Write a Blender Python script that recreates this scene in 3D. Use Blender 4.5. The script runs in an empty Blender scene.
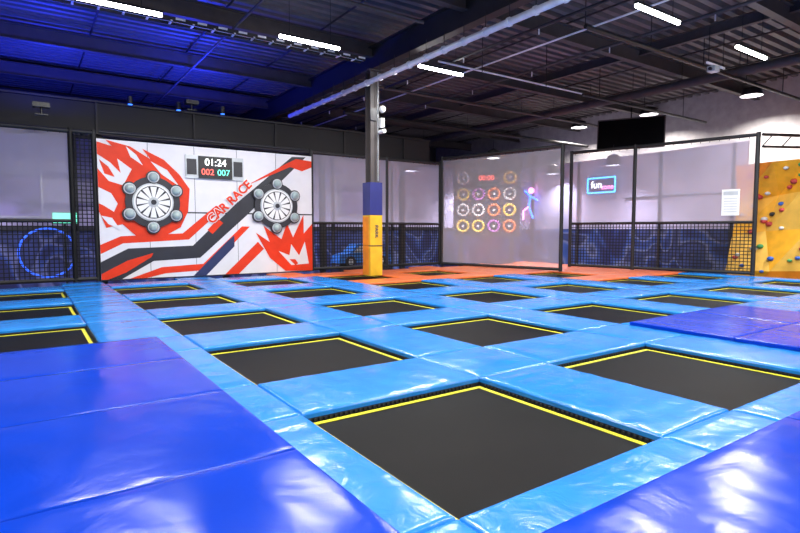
import bpy, math, random
from mathutils import Vector, noise, Matrix
random.seed(4)
S=bpy.context.scene
try: S.view_settings.view_transform='Standard'
except Exception: pass

# ---------------------------------------------------------------- materials
def new_mat(name):
    m=bpy.data.materials.new(name); m.use_nodes=True
    nt=m.node_tree; b=nt.nodes['Principled BSDF']; return m,nt,b
def mat(name,col,rough=.5,metal=0,bump=0,bscale=20,var=.12,vscale=3,coat=0,spec=.5,emit=None,es=0,dist=0,bd=.02):
    m,nt,b=new_mat(name)
    tc=nt.nodes.new('ShaderNodeTexCoord')
    n=nt.nodes.new('ShaderNodeTexNoise'); n.inputs['Scale'].default_value=vscale; n.inputs['Detail'].default_value=3
    nt.links.new(tc.outputs['Object'],n.inputs['Vector'])
    r=nt.nodes.new('ShaderNodeValToRGB')
    r.color_ramp.elements[0].position=.3; r.color_ramp.elements[1].position=.7
    r.color_ramp.elements[0].color=tuple(c*(1-var) for c in col)+(1,)
    r.color_ramp.elements[1].color=tuple(min(1,c*(1+var)) for c in col)+(1,)
    nt.links.new(n.outputs['Fac'],r.inputs['Fac']); nt.links.new(r.outputs['Color'],b.inputs['Base Color'])
    b.inputs['Roughness'].default_value=rough; b.inputs['Metallic'].default_value=metal
    b.inputs['Coat Weight'].default_value=coat; b.inputs['Coat Roughness'].default_value=.12
    b.inputs['Specular IOR Level'].default_value=spec
    if bump:
        n2=nt.nodes.new('ShaderNodeTexNoise'); n2.inputs['Scale'].default_value=bscale; n2.inputs['Detail'].default_value=4
        n2.inputs['Distortion'].default_value=dist
        nt.links.new(tc.outputs['Object'],n2.inputs['Vector'])
        bp=nt.nodes.new('ShaderNodeBump'); bp.inputs['Strength'].default_value=bump; bp.inputs['Distance'].default_value=bd
        nt.links.new(n2.outputs['Fac'],bp.inputs['Height']); nt.links.new(bp.outputs['Normal'],b.inputs['Normal'])
    if emit:
        b.inputs['Emission Color'].default_value=emit+(1,); b.inputs['Emission Strength'].default_value=es
    return m
M_pad=mat('vinyl_light_blue',(.014,.195,.62),.22,bump=.45,bscale=4,var=.10,coat=.08,dist=1.2,bd=.02)
M_orange=mat('vinyl_orange',(.66,.14,.035),.35,bump=.3,bscale=6,coat=.1)
M_mat=mat('vinyl_royal_blue',(.001,.036,.42),.20,bump=.30,bscale=2.0,var=.10,vscale=1,coat=.0,dist=1.5,bd=.018,spec=.20)
M_bed=mat('jump_bed_black',(.0045,.0040,.0040),.5,bump=.15,bscale=150,var=.25,spec=.07)
M_yel=mat('edge_tape_yellow',(.62,.58,.02),.5)
M_black=mat('black_steel',(.012,.012,.014),.45)
M_blackm=mat('black_padding',(.012,.012,.014),.6)
M_net=mat('black_net',(.006,.006,.008),.8)
M_deck=mat('deck_dark',(.02,.02,.025),.8)
M_floor=mat('floor_concrete',(.10,.10,.12),.6,bump=.1)
M_wall=mat('wall_grey_paint',(.36,.34,.335),.8,bump=.1)
M_walld=mat('wall_dark_paint',(.03,.03,.036),.8)
M_ceil=mat('ceiling_steel_dark',(.13,.115,.115),.5,metal=0)
M_beam=mat('beam_black_paint',(.018,.015,.016),.6)
M_beam2=mat('beam_brown_grey',(.065,.054,.053),.6)
M_mezz=mat('mezzanine_black_paint',(.010,.009,.010),.7)
M_pipe=mat('galvanised_pipe',(.82,.81,.82),.35,metal=.1,bump=.4,bscale=12)
M_white=mat('board_white',(.72,.71,.75),.4,var=.03)
M_whitep=mat('plastic_white',(.8,.8,.8),.4,var=.03)
M_red=mat('graphic_red',(.72,.042,.012),.45,var=.08,spec=.25)
M_char=mat('graphic_charcoal',(.022,.022,.030),.4)
M_navy=mat('graphic_navy',(.02,.03,.10),.4)
M_silver=mat('silver',(.50,.53,.56),.3,metal=.3)
M_knob=mat('knob_grey_green',(.33,.42,.42),.2,coat=.5)
M_tube=mat('led_tube_glow',(1,1,1),.5,emit=(1,.98,.98),es=30)
M_gled=mat('led_green',(.1,.9,.6),.5,emit=(.2,1,.7),es=1.5)
M_rled=mat('led_red',(.9,.1,.1),.5,emit=(1,.12,.08),es=2)
M_wled=mat('led_white',(.9,.9,.9),.5,emit=(.9,1,.95),es=3)
M_bled=mat('neon_blue',(.05,.2,1),.5,emit=(.03,.16,1),es=4)
M_bled2=mat('neon_blue_soft',(.02,.1,.7),.5,emit=(.03,.14,1),es=1.1)
M_cled=mat('neon_cyan',(.05,.4,1),.5,emit=(.06,.4,1),es=3)
M_pled=mat('neon_pink',(1,.2,.7),.5,emit=(1,.25,.6),es=4)
M_yelpad=mat('post_pad_yellow',(.78,.44,.02),.4,coat=.2)
M_tyre1=mat('tyre_orange',(.80,.22,.05),.5); M_tyre2=mat('tyre_grey',(.62,.62,.66),.5); M_tyre3=mat('tyre_yellow',(.85,.60,.06),.5); M_tyre4=mat('tyre_purple',(.45,.14,.55),.5)
M_bluepad=mat('post_pad_navy',(.02,.025,.16),.4,coat=.2)
M_climb=mat('climb_panel_yellow',(.88,.42,.02),.5,var=.12)
M_climb2=mat('climb_panel_orange',(.82,.26,.012),.5,var=.15)
M_climb3=mat('climb_panel_light',(.90,.52,.08),.5,var=.1)
M_tv=mat('tv_glass_black',(.004,.004,.005),.5,spec=.1)
holdm=[mat('hold_%d'%i,c,.5) for i,c in enumerate([(.5,.05,.05),(.03,.12,.5),(.05,.3,.1),(.03,.03,.03),(.6,.6,.6)])]

def screen_mat(name,col,f):
    m=bpy.data.materials.new(name); m.use_nodes=True; nt=m.node_tree; nt.nodes.clear()
    o=nt.nodes.new('ShaderNodeOutputMaterial'); mx=nt.nodes.new('ShaderNodeMixShader')
    t=nt.nodes.new('ShaderNodeBsdfTransparent')
    d=nt.nodes.new('ShaderNodeBsdfDiffuse'); tr=nt.nodes.new('ShaderNodeBsdfTranslucent')
    m2=nt.nodes.new('ShaderNodeMixShader'); m2.inputs[0].default_value=.35
    tc=nt.nodes.new('ShaderNodeTexCoord'); n=nt.nodes.new('ShaderNodeTexNoise'); n.inputs['Scale'].default_value=.8
    nt.links.new(tc.outputs['Object'],n.inputs['Vector'])
    mr=nt.nodes.new('ShaderNodeMapRange'); mr.inputs['To Min'].default_value=f-.05; mr.inputs['To Max'].default_value=f+.05
    nt.links.new(n.outputs['Fac'],mr.inputs['Value'])
    d.inputs['Color'].default_value=col+(1,); tr.inputs['Color'].default_value=col+(1,)
    nt.links.new(d.outputs[0],m2.inputs[1]); nt.links.new(tr.outputs[0],m2.inputs[2])
    nt.links.new(mr.outputs[0],mx.inputs[0]); nt.links.new(t.outputs[0],mx.inputs[1]); nt.links.new(m2.outputs[0],mx.inputs[2])
    nt.links.new(mx.outputs[0],o.inputs[0]); return m
M_screen=screen_mat('mesh_screen_white',(.86,.80,.97),.33)
M_screen2=screen_mat('mesh_screen_bright',(.90,.86,.97),.30)

def mural_mat():
    m,nt,b=new_mat('mural_paint')
    tc=nt.nodes.new('ShaderNodeTexCoord')
    n=nt.nodes.new('ShaderNodeTexNoise'); n.inputs['Scale'].default_value=.45; n.inputs['Distortion'].default_value=1.2; n.inputs['Detail'].default_value=1
    nt.links.new(tc.outputs['Object'],n.inputs['Vector'])
    r=nt.nodes.new('ShaderNodeValToRGB'); e=r.color_ramp.elements
    e[0].position=.30; e[0].color=(.012,.015,.07,1); e[1].position=.75; e[1].color=(.10,.02,.16,1)
    for p,c in ((.42,(.012,.02,.10,1)),(.47,(.03,.07,.26,1)),(.50,(.14,.16,.30,1)),(.53,(.02,.03,.10,1)),(.62,(.04,.06,.20,1)),(.66,(.01,.015,.06,1))):
        x=e.new(p); x.color=c
    nt.links.new(n.outputs['Fac'],r.inputs['Fac']); nt.links.new(r.outputs['Color'],b.inputs['Base Color']); b.inputs['Roughness'].default_value=.6
    return m
M_mural=mural_mat()
M_part=mat('partition_lilac_white',(.44,.41,.56),.7,var=.35,vscale=.35)
M_poster=mat('poster_purple',(.16,.12,.34),.6,var=.4,vscale=2)
M_poster2=mat('poster_dark',(.08,.08,.12),.6,var=.4,vscale=2)
M_carb=mat('car_blue_paint',(.02,.16,.5),.3,coat=.5)

# ---------------------------------------------------------------- mesh builder
class MB:
    def __init__(s): s.v=[];s.f=[];s.mi=[];s.m=[];s.sm=[]
    def idx(s,m):
        if m not in s.m: s.m.append(m)
        return s.m.index(m)
    def add(s,vs,fs,m,smooth=False):
        o=len(s.v); s.v+= [tuple(v) for v in vs]; i=s.idx(m)
        for f in fs: s.f.append(tuple(o+k for k in f)); s.mi.append(i); s.sm.append(smooth)
    def box(s,a,b,m):
        x0,y0,z0=a;x1,y1,z1=b
        s.add([(x0,y0,z0),(x1,y0,z0),(x1,y1,z0),(x0,y1,z0),(x0,y0,z1),(x1,y0,z1),(x1,y1,z1),(x0,y1,z1)],
          [(0,3,2,1),(4,5,6,7),(0,1,5,4),(1,2,6,5),(2,3,7,6),(3,0,4,7)],m)
    def obox(s,p,q,w,h,m):
        p=Vector(p);q=Vector(q);d=(q-p).normalized()
        u=Vector((0,0,1)) if abs(d.z)<.9 else Vector((0,1,0))
        sx=d.cross(u).normalized()*w/2; sz=sx.cross(d).normalized()*h/2
        vs=[c+i*sx+j*sz for c in (p,q) for i,j in ((-1,-1),(1,-1),(1,1),(-1,1))]
        s.add(vs,[(3,2,1,0),(4,5,6,7),(0,1,5,4),(1,2,6,5),(2,3,7,6),(3,0,4,7)],m)
    def cyl(s,p,q,r,m,n=12,r2=None,caps=True):
        p=Vector(p);q=Vector(q);d=(q-p).normalized(); r2=r if r2 is None else r2
        u=Vector((0,0,1)) if abs(d.z)<.9 else Vector((1,0,0))
        a=d.cross(u).normalized(); b=d.cross(a)
        vs=[]
        for c,rr in ((p,r),(q,r2)):
            for i in range(n):
                t=2*math.pi*i/n; vs.append(c+a*math.cos(t)*rr+b*math.sin(t)*rr)
        s.add(vs,[(i,(i+1)%n,n+(i+1)%n,n+i) for i in range(n)],m,True)
        if caps: s.add(vs,[tuple(range(n-1,-1,-1)),tuple(range(n,2*n))],m)
    def sph(s,c,r,m,n=12,sx=1,sy=1,sz=1):
        vs=[];fs=[];k=n//2
        for j in range(k+1):
            ph=math.pi*j/k
            for i in range(n):
                t=2*math.pi*i/n; vs.append((c[0]+r*sx*math.sin(ph)*math.cos(t),c[1]+r*sy*math.sin(ph)*math.sin(t),c[2]+r*sz*math.cos(ph)))
        for j in range(k):
            for i in range(n): fs.append((j*n+i,(j+1)*n+i,(j+1)*n+(i+1)%n,j*n+(i+1)%n))
        s.add(vs,fs,m,True)
    def obj(s,name,parent=None):
        me=bpy.data.meshes.new(name); me.from_pydata(s.v,[],s.f)
        for m in s.m: me.materials.append(m)
        me.polygons.foreach_set('material_index',s.mi); me.polygons.foreach_set('use_smooth',s.sm); me.update()
        o=bpy.data.objects.new(name,me); S.collection.objects.link(o)
        if parent: o.parent=parent
        return o
def empty(name):
    o=bpy.data.objects.new(name,None); S.collection.objects.link(o); return o

# ---------------------------------------------------------------- room shell
X0,X1,Y0,Y1,ZF,ZC=-12,27,-8,34,-1.0,8.0
b=MB(); b.box((X0,Y0,ZF-.1),(X1,Y1,ZF),M_floor); b.obj('floor')
b=MB(); b.box((X0,Y1,ZF),(X1,Y1+.2,ZC+.4),M_walld); b.obj('wall_back')
b=MB(); b.box((X0,Y0-.2,ZF),(X1,Y0,ZC+.4),M_wall); b.obj('wall_front')
b=MB(); b.box((X0-.2,Y0,ZF),(X0,Y1,ZC+.4),M_walld); b.obj('wall_left')
b=MB(); b.box((X1,Y0,ZF),(X1+.2,Y1,ZC+.4),M_wall); b.obj('wall_right')
b=MB(); y=Y0; prof=[]
while y<Y1:
    prof+=[(y,ZC),(y+.16,ZC),(y+.20,ZC+.16),(y+.34,ZC+.16),(y+.38,ZC)]; y+=.40
vs=[(X0,p,z) for p,z in prof]+[(X1,p,z) for p,z in prof]; n=len(prof)
b.add(vs,[(i,i+1,n+i+1,n+i) for i in range(n-1)],M_ceil); b.obj('ceiling')

b=MB()
def ibeam(b,p,q,h,w,m,t=.03):
    p=Vector(p);q=Vector(q)
    b.obox(p,q,t,h,m); up=Vector((0,0,h/2))
    b.obox(p+up,q+up,w,t,m); b.obox(p-up,q-up,w,t,m)
for yy in (-2.7,1.95,6.6,11.1,15.8,20.5,25.2,29.9):
    ibeam(b,(X0,yy,7.55),(X1,yy,7.55),.45,.22,M_beam2)
for xx in (9.8,):
    ibeam(b,(xx,Y0,7.25),(xx,Y1,7.25),.72,.30,M_beam)
for xx in (17.8,): ibeam(b,(xx,Y0,7.75),(xx,Y1,7.75),.3,.16,M_beam2)
for xx in range(-10,27,3):
    b.cyl((xx,Y0,7.9),(xx,Y1,7.9),.03,M_beam,8)
b.obj('roof_beams')
b=MB(); b.box((X0,20.0,4.65),(15.5,20.35,5.6),M_mezz)
b.box((X0,19.9,5.6),(15.5,20.4,5.66),M_beam); b.box((X0,19.9,4.6),(15.5,20.4,4.66),M_beam)
for xx in range(-10,16,4): b.box((xx,20.1,ZF),(xx+.2,20.3,4.6),M_beam)
for xx in range(-10,16,3): b.box((xx,19.93,4.66),(xx+.06,20.0,5.6),M_beam)
b.obj('mezzanine_beam')

# ducts and cable trays
b=MB(); b.cyl((9.5,-6,6.4),(9.5,22,6.4),.085,M_pipe,14)
yy=-6
while yy<22: b.cyl((9.5,yy,6.4),(9.5,yy+.06,6.4),.11,M_whitep,14); b.cyl((9.5,yy+.03,6.4),(9.5,yy+.03,6.9),.012,M_black,6); yy+=.8
b.cyl((9.82,-6,6.55),(9.82,22,6.55),.035,M_black,8)
b.obj('ventilation_pipe')
b=MB()
for dx in (-.14,.14): b.obox((X0,15.4+dx,7.02),(9.2,15.4+dx,7.02),.03,.12,M_beam)
xx=-11.5
while xx<9: b.obox((xx,15.24,6.98),(xx,15.56,6.98),.05,.03,M_pipe); b.obox((xx+.1,15.23,7.04),(xx+.34,15.23,7.04),.02,.05,M_pipe); xx+=.55
b.cyl((X0,15.36,7.02),(9.2,15.36,7.02),.04,M_pipe,8); b.obj('cable_tray')
b=MB(); b.cyl((11.4,-6,6.9),(11.4,30,6.9),.045,M_black,10); b.cyl((12,9,6.75),(26,9,6.75),.06,M_black,10)
b.cyl((17,12.8,6.5),(26,12.8,6.5),.05,M_black,10); b.cyl((10.4,13,6.6),(22,13,6.6),.03,M_pipe,8)
b.cyl((14.5,0,7.0),(14.5,28,7.0),.05,M_beam2,8); b.cyl((10.4,17.5,6.9),(26,17.5,6.9),.06,M_beam2,8)
b.cyl((10.6,19.2,6.2),(26,19.2,6.2),.08,M_mezz,10); b.cyl((13.0,0,7.1),(13.0,28,7.1),.03,M_pipe,8)
for xx in (12,15,18,21,24): b.cyl((xx,9,6.75),(xx,9,7.9),.015,M_black,6); b.cyl((xx,12.8,6.5),(xx,12.8,7.9),.015,M_black,6)
for yy in range(1,27,3):       # sprinkler drops
    b.cyl((11.4,yy,6.9),(11.4,yy,6.72),.02,M_pipe,6); b.cyl((14.5,yy,7.0),(14.5,yy,6.8),.02,M_pipe,6)
b.obj('sprinkler_pipes')
b=MB(); b.cyl((20.5,-4,7.0),(20.5,28,7.0),.17,M_beam2,16)
for yy in range(-3,28,2): b.cyl((20.5,yy,7.0),(20.5,yy+.05,7.0),.19,M_beam2,16); b.cyl((20.5,yy+.02,7.17),(20.5,yy+.02,7.9),.012,M_black,6)
b.obj('air_duct')
b=MB(); b.cyl((-11,11.9,7.1),(9.0,11.9,7.1),.05,M_beam2,10); b.cyl((5.0,-6,7.15),(5.0,28,7.15),.035,M_beam2,8); b.obj('water_pipes')

# ---------------------------------------------------------------- LED lights
def led(x,y,z=6.6,e=330,col=(1,.985,.955),L=1.8):
    p=empty('led_tube_light'); p.location=(x,y,z)
    b=MB(); b.box((-L/2,-.05,0),(L/2,.05,.05),M_black)
    b.cyl((-L/2+.03,0,-.035),(L/2-.03,0,-.035),.05,M_tube,12)
    for s in (-.6,.6): b.cyl((s,0,.06),(s,0,7.9-z),.008,M_black,6)
    b.obj('housing',p)
    l=bpy.data.lights.new('lamp','AREA'); l.shape='RECTANGLE'; l.size=L; l.size_y=.16; l.energy=e; l.color=col
    o=bpy.data.objects.new('lamp',l); S.collection.objects.link(o); o.parent=p; o.location=(0,0,-.1)
led(1.75,13.6,6.5,L=2.1)
for x in (6.5,11.0): led(x,13.6)
for x in (-2,2.7,7.4,12.1,16.8): led(x,7.1,6.5)
for x in (-2,2.7,7.4,12.1,17): led(x,.6,e=300)
for x in (2.7,10): led(x,-4.5,e=320)
def fill_shade(x,y,z,e,col,R=.32,D=.34):  # added fill lamp; the deep black skirt hides its emitter from the camera
    p=empty('added_fill_pendant'); p.location=(x,y,z)
    b=MB(); b.cyl((0,0,0),(0,0,D),R,M_black,20,r2=R*.8,caps=False); b.cyl((0,0,D),(0,0,D+.1),R*.8,M_black,20,r2=.06)
    if z<5: b.cyl((0,0,D+.1),(0,0,D+.5),.01,M_black,6)
    b.obj('fill_shade',p)
    l=bpy.data.lights.new('lamp','AREA'); l.shape='DISK'; l.size=R*1.3; l.energy=e; l.color=col
    o=bpy.data.objects.new('lamp',l); S.collection.objects.link(o); o.parent=p; o.location=(0,0,D-.06)
for x,y in ((-2,21.9),(4,21.9),(10,21.9)): fill_shade(x,y,4.0,450,(.78,.71,1))  # lavender fill added behind the back fence to light the partition
for x,y in ((15.5,21.5),(20.8,22.8),(21.5,14.5),(22.3,18.5)): fill_shade(x,y,4.4,380,(.88,.84,1),D=.4)  # pale fill added behind the side fences
fill_shade(18.2,18.6,4.9,480,(1,.95,.9))  # added to light the tyre board
for y in (19,15,10.5): fill_shade(25.0,y,7.1,900,(1,.95,.92),R=.42,D=.30)  # added to brighten the right wall, not fixtures of the hall
fill_shade(20.8,4.5,6.4,700,(1,.95,.9))  # added out of view to brighten the climbing wall
def wash(x,y,z,e,col):
    p=empty('blue_wash_light'); p.location=(x,y,z)
    b=MB(); b.box((-.2,-.15,-.12),(.2,.15,0),M_black); b.cyl((0,0,-.3),(0,0,-.1),.03,M_black); b.box((-.15,-.1,-.33),(.15,.1,-.3),M_black); b.obj('housing',p)
    l=bpy.data.lights.new('lamp','AREA'); l.size=.35; l.energy=e; l.color=col
    o=bpy.data.objects.new('lamp',l); S.collection.objects.link(o); o.parent=p; o.location=(0,0,.02); o.rotation_euler=(math.pi,0,0)
for x,y in ((-4,22.5),(1,22.5),(6,22.6)): wash(x,y,5.1,380,(.02,.04,1))
for x,y in ((-5,17.9),(0.5,17.9),(4.8,19.3)): wash(x,y,5.0 if x<4 else 5.9,230,(.02,.04,1))

# ---------------------------------------------------------------- trampolines
TW,TH,PX,PY=2.04,2.01,3.13,3.12
def tx(n): return 1.885+PX*n
def ty(m): return 2.17+PY*m
def is_tramp(n,m):
    if n==0 and m<0: return False
    if n<0: return m>=2
    if m<0: return False
    if n==2 and m==0: return False
    if m==4: return n<=3
    if m==3: return n<=4
    return n<=5
for n in range(-3,6):
    for m in range(-2,5):
        if not is_tramp(n,m): continue
        x0,y0=tx(n),ty(m); x1,y1=x0+TW,y0+TH; z=-.10
        b=MB(); N=10
        e=.085
        vs=[];fs=[]
        for i in range(N+1):
            for j in range(N+1):
                vs.append((x0+e+(TW-2*e)*i/N,y0+e+(TH-2*e)*j/N,z-.02*math.sin(math.pi*i/N)*math.sin(math.pi*j/N)))
        for i in range(N):
            for j in range(N): fs.append((i*(N+1)+j,(i+1)*(N+1)+j,(i+1)*(N+1)+j+1,i*(N+1)+j+1))
        b.add(vs,fs,M_bed,True)
        b.box((x0-.05,y0-.05,z-.03),(x1+.05,y0+e,z-.0),M_bed); b.box((x0-.05,y1-e,z-.03),(x1+.05,y1+.05,z),M_bed)
        b.box((x0-.05,y0+e,z-.03),(x0+e,y1-e,z),M_bed); b.box((x1-e,y0+e,z-.03),(x1+.05,y1-e,z),M_bed)
        w=.05; o=.035; zt=z+.004
        b.box((x0+o,y0+o,z-.01),(x1-o,y0+o+w,zt),M_yel); b.box((x0+o,y1-o-w,z-.01),(x1-o,y1-o,zt),M_yel)
        b.box((x0+o,y0+o+w,z-.01),(x0+o+w,y1-o-w,zt),M_yel); b.box((x1-o-w,y0+o+w,z-.01),(x1-o,y1-o-w,zt),M_yel)
        for A_,B_ in (((x0-.03,y0-.03),(x1+.03,y0-.03)),((x1+.03,y0-.03),(x1+.03,y1+.03)),((x1+.03,y1+.03),(x0-.03,y1+.03)),((x0-.03,y1+.03),(x0-.03,y0-.03))):
            b.obox((A_[0],A_[1],-.085),(B_[0],B_[1],-.085),.05,.04,M_blackm)
        k=0
        while k<TH-.1:
            b.box((x0+.0,y0+k,z),(x0+.02,y0+k+.025,z+.03),M_net); b.box((x1-.02,y0+k,z),(x1,y0+k+.025,z+.03),M_net); k+=.05
        k=0
        while k<TW-.1:
            b.box((x0+k,y1-.02,z),(x0+k+.025,y1,z+.03),M_net); k+=.05
        b.obj('trampoline')

def samp(a,c,step,r):
    L=c-a; n=max(2,int((L-2*r)/step)); out=[a,a+r*.15,a+r*.45,a+r]
    out+=[a+r+(L-2*r)*i/n for i in range(1,n)]
    out+=[c-r,c-r*.45,c-r*.15,c]; return out
def pillow(b,x0,x1,y0,y1,top,thick,m,amp=.008,r=.04,step=.055,puff=.012):
    g=.004; x0+=g;x1-=g;y0+=g;y1-=g
    d=math.hypot((x0+x1)/2,(y0+y1)/2); step=step if d<7 else (.10 if d<14 else .25)
    xs=samp(x0,x1,step,r); ys=samp(y0,y1,step,r); vs=[];fs=[]
    ph=random.random()*50
    along=(x1-x0)>(y1-y0)
    def drop(e): 
        q=min(e/r,1); return r*.6*(1-math.sqrt(max(0,1-(1-q)**2)))
    for x in xs:
        for y in ys:
            e=min(x-x0,x1-x,y-y0,y1-y)
            p=Vector((x*(5.5 if along else 1.6),y*(1.6 if along else 5.5),ph))
            w=noise.noise(p)*amp+noise.noise(p*2.3)*amp*.5
            gx=math.exp(-min(y-y0,y1-y)/.09); gy=math.exp(-min(x-x0,x1-x)/.09)
            w+=amp*.7*(gx*noise.noise(Vector((x*14,ph,0)))+gy*noise.noise(Vector((y*14,ph,5))))
            hx=(x-x0)/(x1-x0);hy=(y-y0)/(y1-y0)
            vs.append((x,y,top-max(drop(x-x0),drop(x1-x),drop(y-y0),drop(y1-y))+w*min(1,e/.05)-.008+ puff*math.sin(math.pi*hx)*math.sin(math.pi*hy)))
    nx,ny=len(xs),len(ys)
    for i in range(nx-1):
        for j in range(ny-1): fs.append((i*ny+j,(i+1)*ny+j,(i+1)*ny+j+1,i*ny+j+1))
    b.add(vs,fs,m,True)
    ring=[i*ny for i in range(nx)]+[(nx-1)*ny+j for j in range(1,ny)]+[i*ny+ny-1 for i in range(nx-2,-1,-1)]+[j for j in range(ny-2,0,-1)]
    rv=[vs[k] for k in ring]; L=len(rv)
    b.add(rv+[(v[0],v[1],top-thick) for v in rv],[(i,L+i,L+(i+1)%L,(i+1)%L) for i in range(L)],m,False)

DX0,DX1,DY0,DY1=-8.2,20.3,-4.5,18.6
bb=MB(); bo=MB()
def orange(x,y): return (y>16.7 and x>7.5) or (y>13.6 and x>8.6) or (y>10.4 and x>14.0)
def pad(x0,x1,y0,y1):
    x0=max(x0,DX0);x1=min(x1,DX1);y0=max(y0,DY0);y1=min(y1,DY1)
    if x1-x0<.15 or y1-y0<.15: return
    if x1<1.6 and y1<8.1: return
    o=orange((x0+x1)/2,(y0+y1)/2)
    pillow(bo if o else bb,x0,x1,y0,y1,0,.065,M_orange if o else M_pad,amp=.010)
for n in range(-4,7):
    for m in range(-3,6):
        x0,y0=tx(n),ty(m)
        if not is_tramp(n,m): pad(x0,x0+TW,y0,y0+TH)
        pad(x0,x0+TW,y0+TH,y0+PY)
        pad(x0+TW,x0+PX,y0,y0+TH)
        pad(x0+TW,x0+PX,y0+TH,y0+PY)
bb.obj('trampoline_padding'); 
if bo.v: bo.obj('orange_walkway_padding')
b=MB(); b.box((DX0,DY0,ZF),(DX1,DY1,-.15),M_deck); b.obj('trampoline_deck')

def mats(name,xs,ys,top=.055,thick=.06):
    b=MB()
    for i in range(len(xs)-1):
        for j in range(len(ys)-1):
            pillow(b,xs[i],xs[i+1],ys[j],ys[j+1],top,thick,M_mat,amp=.007,r=.018,step=.07,puff=.005)
    b.obj(name)
mats('landing_mat',[-8.1,-4.9,-1.7,1.49],[-4.4,-3.0,-1.4,.2,1.8,3.4,5.05,6.65,8.2])
mats('landing_mat.001',[2.0,5.0,8.0,11.2,14.4],[-4.4,-2.7,-.5,1.75])
mats('landing_mat.002',[8.12,10.1,11.7],[1.95,3.5,5.1])

# ---------------------------------------------------------------- fences
def fence(name,pts,H,screen=None,net=None,posts=True,rail=None,cell=.12,sm=None):
    p=empty(name)
    fr=MB(); sc=MB(); nt=MB()
    for (ax,ay),(bx,by) in zip(pts[:-1],pts[1:]):
        A=Vector((ax,ay,0));B=Vector((bx,by,0));L=(B-A).length;d=(B-A)/L
        fr.cyl(A+Vector((0,0,H)),B+Vector((0,0,H)),.06,M_blackm,10)
        fr.cyl(A+Vector((0,0,.08)),B+Vector((0,0,.08)),.06,M_blackm,10)
        if rail: fr.cyl(A+Vector((0,0,rail)),B+Vector((0,0,rail)),.05,M_blackm,10)
        if screen:
            z0,z1=screen; n=max(2,int(L/.5)); vs=[];nn=d.cross(Vector((0,0,1)))
            for i in range(n+1):
                q=A+d*(L*i/n)+nn*(.02*math.sin(i*1.3))
                vs+=[(q.x,q.y,z0),(q.x,q.y,z1)]
            sc.add(vs,[(2*i,2*i+2,2*i+3,2*i+1) for i in range(n)],sm or M_screen,True)
            k=.15
            while k<L:
                q=A+d*k; nt.obox(q+Vector((0,0,z1-.02)),q+Vector((0,0,H)),.015,.015,M_net); k+=.3
        if net:
            z0,z1=net; k=0
            while k<L:
                q=A+d*k; nt.obox((q.x,q.y,z0),(q.x,q.y,z1),.028,.014,M_net); k+=cell
            z=z0
            while z<z1: nt.obox(A+Vector((0,0,z)),B+Vector((0,0,z)),.014,.028,M_net); z+=cell
    if posts:
        for x,y in pts: fr.cyl((x,y,0),(x,y,H+.08),.07,M_blackm,12)
    fr.obj('frame',p)
    if sc.v: sc.obj('mesh_screen',p)
    if nt.v: nt.obj('netting',p)
FY=18.72
fence('safety_net_fence',[(-8.1,FY),(-3.4,FY),(1.2,FY)],4.45,screen=(1.85,4.38),net=(.1,1.8),rail=1.82)
fence('safety_net_fence',[(1.2,FY),(1.8,FY)],4.45,net=(.1,4.4))
fence('safety_net_fence',[(8.92,FY),(12.3,FY),(15.1,FY)],4.45,screen=(1.85,4.38),net=(.1,1.8),rail=1.82)
fence('safety_net_fence',[(15.12,18.6),(16.45,13.2)],4.65,screen=(.15,4.55),sm=M_screen2)
fence('safety_net_fence',[(18.9,14.7),(19.5,12.2),(20.4,8.3)],4.75,screen=(1.85,4.65),net=(.1,1.8),rail=1.82)
b=MB(); b.cyl((1.95,FY,4.5),(8.8,FY,4.5),.05,M_black); b.cyl((20.5,8.2,4.75),(26.8,6,4.9),.05,M_blackm)
b.cyl((20.5,8.2,4.35),(26.8,6,4.5),.04,M_blackm)
for i in range(8): b.cyl((20.5+i*.8,8.2-i*.28,4.37+i*.02),(20.9+i*.8,8.06-i*.28,4.77+i*.02),.02,M_blackm,6)
b.obj('fence_top_rail')
b=MB(); b.box((-.27,-.02,-.45),(.27,.02,.45),M_whitep); b.box((-.22,-.024,.25),(.22,-.02,.38),M_silver)
for i in range(6): b.box((-.2,-.024,.12-i*.09),(.2,-.02,.14-i*.09),M_silver)
o=b.obj('rules_sign'); o.location=(20.08,8.95,2.5); o.rotation_euler=(0,0,math.radians(-77))

# ---------------------------------------------------------------- game wall
GXL,GW,GH,GYF=1.85,7.0,4.27,18.55
g=empty('interactive_game_wall')
b=MB()
nb=5
for i in range(nb):
    for j in range(2):
        x0=GXL+GW*i/nb+.008; x1=GXL+GW*(i+1)/nb-.008; z0=j*2.1+.008+.03; z1=2.1-.008 if j==0 else GH
        b.box((x0,GYF,z0),(x1,GYF+.12,z1),M_white)
b.box((GXL,GYF+.02,.0),(GXL+GW,GYF+.14,GH),M_char); b.obj('boards',g)
def A(px,py):
    s=(px-97)/215.; t=143+12*s; bt=283-13*s; u=s*115/((1-s)*140+s*115)
    return GXL+GW*u, GH*(bt-py)/(bt-t)
layer=[0]
art=MB()
def poly(pts,m):
    layer[0]+=1; y=GYF-.003-.0012*layer[0]
    P=[A(*p) for p in pts]; P=[(min(max(x,GXL+.01),GXL+GW-.01),min(max(z,.04),GH-.01)) for x,z in P]
    area=sum(P[i][0]*P[(i+1)%len(P)][1]-P[(i+1)%len(P)][0]*P[i][1] for i in range(len(P)))
    if area<0: P=P[::-1]
    art.add([(x,y,z) for x,z in P],[tuple(range(len(P)))],m)
poly([(97,247),(118,238),(180,234),(214,206),(222,208),(186,240),(120,245),(97,256)],M_red)
poly([(97,264),(125,250),(190,246),(235,203),(292,156),(306,156),(245,215),(197,258),(150,262),(118,284),(97,284)],M_char)
poly([(97,276),(124,262),(150,254),(148,258),(122,274),(104,284),(97,284)],M_red)
poly([(126,284),(158,268),(200,264),(240,226),(248,226),(205,270),(162,274),(143,283)],M_red)
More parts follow.
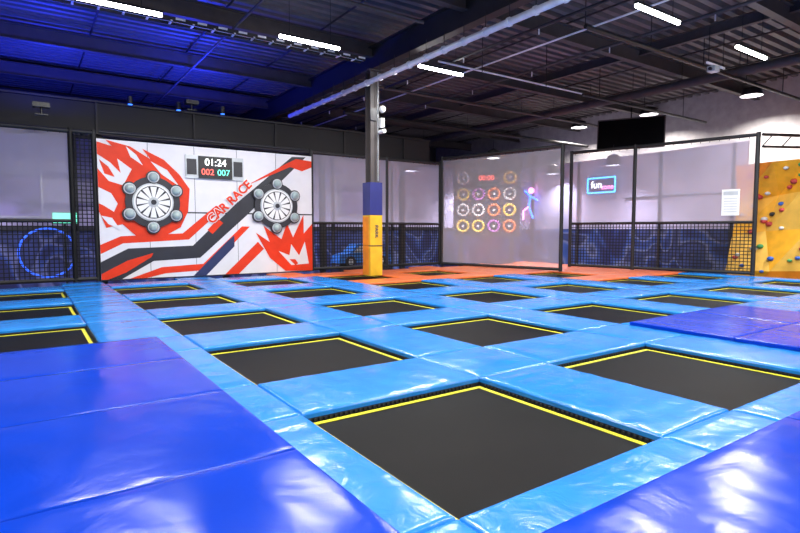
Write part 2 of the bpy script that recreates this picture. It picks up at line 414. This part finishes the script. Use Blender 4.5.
poly([(190,278),(224,242),(232,235),(232,246),(203,277)],M_navy)
poly([(222,276),(256,241),(262,248),(236,275)],M_red)
poly([(244,186),(286,163),(296,158),(312,160),(312,166),(302,170),(290,166)],M_red)
poly([(205,230),(216,219),(221,223),(210,234)],M_red)
poly([(284,270),(268,257),(254,232),(268,241),(262,225),(280,238),(286,222),(292,236),(303,213),(303,232),(312,222),(312,272)],M_red)
poly([(290,264),(277,250),(288,254),(290,243),(298,254),(304,240),(308,262)],M_white)
poly([(294,264),(288,258),(294,258),(297,262)],M_red)
poly([(97,146),(112,150),(106,144),(130,150),(150,162),(142,152),(163,162),(178,176),(188,190),(186,212),(178,228),(160,238),(134,238),(120,226),(104,230),(97,214)],M_red)
poly([(97,158),(110,166),(120,176),(117,162),(131,172),(122,188),(108,184),(97,172)],M_white)
poly([(97,190),(110,196),(116,206),(112,214),(102,208),(97,206)],M_white)
poly([(99,163),(108,170),(114,180),(104,177)],M_red)
poly([(150,164),(166,172),(178,188),(160,176)],M_white)
poly([(99,218),(110,220),(118,232),(106,226)],M_white)
poly([(126,150),(136,158),(142,168),(130,160)],M_white)
art.obj('artwork',g)
def disc(b,c,r,y,m,n=40,t=.03):
    b.cyl((c[0],y,c[1]),(c[0],y-t,c[1]),r,m,n)
for cp in ((151,204),(275,205)):
    c=A(*cp); b=MB(); y=GYF-.03
    disc(b,c,.80,y,M_char,t=.05)
    for k in range(6):
        a=2*math.pi*k/6+.5; q=(c[0]+.78*math.cos(a),c[1]+.78*math.sin(a))
        disc(b,q,.21,y,M_char,20,.07); disc(b,q,.17,y-.07,M_silver,20,.03)
        b.sph((q[0],y-.10,q[1]),.14,M_knob,14,sy=.7)
    disc(b,c,.60,y-.05,M_silver,t=.02); disc(b,c,.56,y-.07,M_whitep,t=.015); disc(b,c,.51,y-.085,M_char,t=.01)
    for k in range(12):
        a=2*math.pi*k/12
        d=lambda r,t:(c[0]+r*math.cos(a+t),y-.10,c[1]+r*math.sin(a+t))
        b.add([d(.12,-.3),d(.49,-.22),d(.49,.17),d(.12,.2)],[(0,1,2,3)],M_whitep)
    disc(b,c,.15,y-.09,M_silver,t=.03); disc(b,c,.08,y-.12,M_char,t=.02)
    b.obj('wheel_target',g)
def text(s,loc,size,m,rot=(math.pi/2,0,0),ext=.004,parent=None,name='lettering',off=0):
    cu=bpy.data.curves.new(name,'FONT'); cu.body=s; cu.size=size; cu.extrude=ext; cu.offset=off; cu.align_x='CENTER'; cu.align_y='CENTER'
    cu.materials.append(m); o=bpy.data.objects.new(name,cu); S.collection.objects.link(o); o.location=loc; o.rotation_euler=rot
    if parent:o.parent=parent
    return o
c0=A(214,214);c1=A(246,184); ang=math.atan2(c1[1]-c0[1],c1[0]-c0[0]); cm=A(228,202)
text('CAR RACE',(cm[0],GYF-.045,cm[1]),.41,M_whitep,(math.pi/2,-ang,0),parent=g,off=.035)
text('CAR RACE',(cm[0],GYF-.055,cm[1]),.41,M_red,(math.pi/2,-ang,0),parent=g,off=.012)
c=A(214,169); b=MB()
b.box((c[0]-.95,GYF-.05,c[1]-.38),(c[0]+.95,GYF-.003,c[1]+.38),M_silver)
b.box((c[0]-.55,GYF-.09,c[1]-.36),(c[0]+.55,GYF-.05,c[1]+.36),M_black)
for sx in (-.76,.76):
    b.box((c[0]+sx-.15,GYF-.07,c[1]-.25),(c[0]+sx+.15,GYF-.05,c[1]+.25),M_char)
b.obj('scoreboard',g)
text('01:24',(c[0],GYF-.1,c[1]+.16),.32,M_wled,parent=g)
text('002',(c[0]-.26,GYF-.1,c[1]-.16),.28,M_rled,parent=g)
text('007',(c[0]+.26,GYF-.1,c[1]-.16),.28,M_gled,parent=g)

# ---------------------------------------------------------------- column
px_,py_=9.8,15.8
col=empty('support_column')
b=MB(); w=.17
b.box((px_-w,py_-w,0),(px_+w,py_-w+.03,6.85),M_beam2); b.box((px_-w,py_+w-.03,0),(px_+w,py_+w,6.85),M_beam2); b.box((px_-.015,py_-w,0),(px_+.015,py_+w,6.85),M_beam2)
b.box((px_-.28,py_-.28,6.82),(px_+.28,py_+.28,6.86),M_beam2); b.obj('steel_section',col)
b=MB(); W=.24
b.box((px_-W,py_-W,0),(px_+W,py_+W,2.05),M_yelpad); b.box((px_-W-.005,py_-W-.005,2.05),(px_+W+.005,py_+W+.005,3.15),M_bluepad)
b.box((px_-W-.01,py_-W+.1,0.02),(px_-W,py_+W,2.0),M_climb2)
b.box((px_-W-.01,py_-W-.01,1.0),(px_+W+.01,py_+W+.01,1.03),M_char); o=b.obj('post_padding',col)
o.modifiers.new('bev','BEVEL').width=.02
text('PARK',(px_,py_-W-.012,1.5),.18,M_navy,(math.pi/2,math.pi/2,0),parent=col)
b=MB()
b.box((px_+.17,py_-.3,5.0),(px_+.30,py_-.1,5.3),M_whitep); b.cyl((px_+.2,py_-.45,4.85),(px_+.2,py_-.15,4.85),.07,M_whitep)
b.sph((px_+.25,py_-.25,5.6),.12,M_whitep); b.box((px_-.2,py_-.22,5.2),(px_+.05,py_-.17,5.6),M_char)
b.cyl((px_+.1,py_-.2,3.2),(px_+.1,py_-.2,6.8),.012,M_silver); b.obj('security_cameras',col)

# ---------------------------------------------------------------- area behind the fences
b=MB(); b.box((X0,24.0,1.6),(23,24.15,5.0),M_part); b.box((X0,23.98,ZF),(23,24.15,1.6),M_mural)
for x in (-6,-2.2,1.6,12.5,16,19.5): b.box((x,23.9,ZF),(x+.12,23.99,5.0),M_char)
b.box((X0,23.9,1.55),(23,23.99,1.68),M_char)
b.obj('partition_wall_back')
b=MB(); b.box((23.2,9.8,1.6),(23.35,24.15,5.0),M_part); b.box((23.18,9.8,ZF),(23.35,24.15,1.6),M_mural)
for y in (10.2,13.2,17.5,20.5): b.box((23.1,y,ZF),(23.18,y+.1,5.0),M_char)
b.box((23.1,9.8,3.0),(23.18,15,3.06),M_char)
b.obj('partition_wall_side')
def poster(x0,x1,z0,z1,m,name='wall_poster'):
    b=MB(); b.box((x0,23.84,z0),(x1,23.89,z1),M_silver); b.box((x0+.05,23.83,z0+.05),(x1-.05,23.84,z1-.05),m); b.obj(name)
poster(-1.6,.6,2.0,3.6,M_poster); poster(-5.4,-2.9,2.2,4.2,M_poster2); poster(12.9,15.2,2.3,3.9,M_poster)
def ring(name,c,R,r,m):
    bpy.ops.mesh.primitive_torus_add(location=c,major_radius=R,minor_radius=r,major_segments=48,minor_segments=8,rotation=(math.pi/2,0,0))
    o=bpy.context.object; o.name=name; o.data.materials.append(m); return o
ring('neon_ring_light',(.65,22.7,.75),.85,.035,M_bled2)
b=MB(); b.box((.75,21.3,1.75),(1.5,21.4,2.15),M_black); b.box((.78,21.28,1.78),(1.47,21.3,2.12),M_gled); b.box((1.08,21.3,-1),(1.15,21.4,1.75),M_black); b.obj('information_screen')
def cutcar(x,y,m):
    b=MB(); P=[(0,.15),(.1,.5),(.6,.6),(1.0,1.0),(1.8,1.0),(2.3,.6),(2.8,.5),(2.85,.15)]
    vs=[(x+a,y,c-.1) for a,c in P]+[(x+a,y+.8,c-.1) for a,c in P]; n=len(P)
    b.add(vs,[tuple(range(n)),tuple(range(2*n-1,n-1,-1))]+[(i,n+i,n+(i+1)%n,(i+1)%n) for i in range(n)],m)
    b.add([(x+.75,y-.01,.52),(x+1.05,y-.01,.8),(x+1.75,y-.01,.8),(x+2.05,y-.01,.52)],[(0,1,2,3)],M_silver)
    for a in (.6,2.25): b.cyl((x+a,y-.05,.1),(x+a,y+.85,.1),.26,M_black,18); b.cyl((x+a,y-.06,.1),(x+a,y-.05,.1),.14,M_silver,12)
    b.box((x,y,-1),(x+2.8,y+.8,-.15),M_char); b.obj('kiddie_race_car')
cutcar(11.6,21.6,M_carb)
tw=empty('tyre_target_game'); tw.location=(19.6,20.5,0); tw.rotation_euler=(0,0,math.radians(42))
b=MB(); b.box((0,-1.7,1.2),(.15,1.7,5.2),M_char); b.box((0,-1.4,-1),(.15,-1.2,1.2),M_char); b.box((0,1.2,-1),(.15,1.4,1.2),M_char)
b.obj('board',tw)
b=MB(); cols=[M_tyre1,M_tyre2,M_tyre3,M_tyre4,M_tyre2,M_tyre1,M_tyre3]
for i in range(4):
    for j in range(4):
        cy,cz=-1.18+i*.79,1.75+j*.82
        if j==3 and i in(1,2): continue
        mm=cols[(i*3+j*2)%7]
        for k in range(20):
            a=2*math.pi*k/20;a2=2*math.pi*(k+1)/20
            b.cyl((-.08,cy+.28*math.cos(a),cz+.28*math.sin(a)),(-.08,cy+.28*math.cos(a2),cz+.28*math.sin(a2)),.07,mm,6)
        b.cyl((-.10,cy,cz),(0,cy,cz),.07,M_tyre2,12)
b.obj('tyres',tw)
b=MB(); b.box((-.06,-.55,3.98),(0,.55,4.45),M_black); b.obj('score_display',tw)
text('00:00',(-.07,0,4.2),.36,M_rled,(math.pi/2,0,-math.pi/2),parent=tw)
s=empty('neon_sign'); b=MB(); b.box((22.9,15.3,3.35),(23.0,16.8,4.05),M_bluepad)
for a,c in (((15.3,3.35),(16.8,3.35)),((16.8,3.35),(16.8,4.05)),((16.8,4.05),(15.3,4.05)),((15.3,4.05),(15.3,3.35))): b.cyl((22.87,a[0],a[1]),(22.87,c[0],c[1]),.04,M_cled,8)
b.obj('panel',s)
text('fun',(22.86,16.3,3.72),.5,M_wled,(math.pi/2,0,-math.pi/2),parent=s); text('zone',(22.86,15.7,3.6),.34,M_pled,(math.pi/2,0,-math.pi/2),parent=s)
s=empty('neon_figure'); b=MB(); NX=22.9
P=[(0,0),(.3,.8),(.2,1.5),(.6,1.9),(.2,1.5),(-.3,1.2)]
YF=20.3
for (a,c),(d,e) in zip(P[:-1],P[1:]): b.cyl((NX,YF+a,2.2+c*.8),(NX,YF+d,2.2+e*.8),.05,M_bled,8)
P=[(.3,.8),(.7,.5),(.7,-.1)]
for (a,c),(d,e) in zip(P[:-1],P[1:]): b.cyl((NX,YF+a,2.2+c*.8),(NX,YF+d,2.2+e*.8),.05,M_pled,8)
b.sph((NX,YF+.15,3.7),.17,M_pled); b.obj('tubes',s)

# climbing wall
b=MB(); ny,nz=7,4; random.seed(9)
P=[[(22.4+random.uniform(-.8,.4),9.6-i*1.15+random.uniform(-.25,.25),-1+4.95*j/nz+(random.uniform(-.2,.2) if 0<j<nz else 0)) for j in range(nz+1)] for i in range(ny+1)]
for i in range(ny):
    for j in range(nz):
        a,b1,c,d=P[i][j],P[i+1][j],P[i+1][j+1],P[i][j+1]
        b.add([a,b1,c],[(0,1,2)],random.choice([M_climb,M_climb3,M_climb2])); b.add([a,c,d],[(0,1,2)],random.choice([M_climb,M_climb3,M_climb2]))
        for k in range(5):
            u,v=random.random(),random.random(); u,v=(u,v) if u+v<1 else (1-u,1-v)
            T=random.choice([(a,b1,c),(a,c,d)]); q=[T[0][t]*(1-u-v)+T[1][t]*u+T[2][t]*v for t in range(3)]
            b.sph((q[0]-.03,q[1],q[2]),random.uniform(.08,.14),random.choice(holdm),8,sz=.7)
b.box((23.0,1.6,-1),(23.15,9.6,4.0),M_climb2); b.obj('climbing_wall')

b=MB(); b.box((-.06,-1.5,-.75),(.06,1.5,.75),M_tv); b.box((-.075,-1.42,-.67),(-.06,1.42,.67),M_tv)
for s_ in ((-1.5,-.75,1.5,-.70),(-1.5,.70,1.5,.75)): b.box((-.085,s_[0],s_[1]),(-.06,s_[2],s_[3]),M_beam2)
for s_ in (-1.5,1.45): b.box((-.085,s_,-.75),(-.06,s_+.05,.75),M_beam2)
b.cyl((0,0,.75),(0,0,1.5),.03,M_black)
o=b.obj('hanging_tv_screen'); o.location=(24.0,15.3,6.15); o.rotation_euler=(0,math.radians(10),math.radians(28))
b=MB(); b.box((-.15,-.12,-.10),(.15,.12,.06),M_silver); b.cyl((-.15,.0,-.03),(-.22,.0,-.03),.05,M_char)
b.obox((-.4,0,.12),(.7,0,.12),.05,.06,M_whitep); b.cyl((.6,0,.14),(.6,0,1.2),.012,M_black,6); b.cyl((-.3,0,.14),(-.3,0,1.2),.012,M_black,6); o=b.obj('ceiling_projector'); o.location=(17.6,8.5,6.5)
b=MB(); 
for x,y,z in ((3,19.85,5.8),(4.5,19.85,5.8),(6,19.85,5.85),(-1,19.85,5.8)):
    b.cyl((x,y,z-.15),(x,y,z+.1),.09,M_black,10); b.cyl((x,y-.02,z-.16),(x,y-.02,z-.15),.07,M_bled,10)
b.obj('blue_spotlights')

# ---------------------------------------------------------------- camera
w=bpy.data.worlds.new('world'); S.world=w; w.use_nodes=True
w.node_tree.nodes['Background'].inputs[0].default_value=(.02,.02,.03,1)
cd=bpy.data.cameras.new('camera'); cd.lens=24.35; cd.sensor_width=36
co=bpy.data.objects.new('camera',cd); S.collection.objects.link(co); co.location=(0,0,1.55)
co.rotation_euler=(math.radians(90-3.86),0,math.radians(-34.7)); S.camera=co
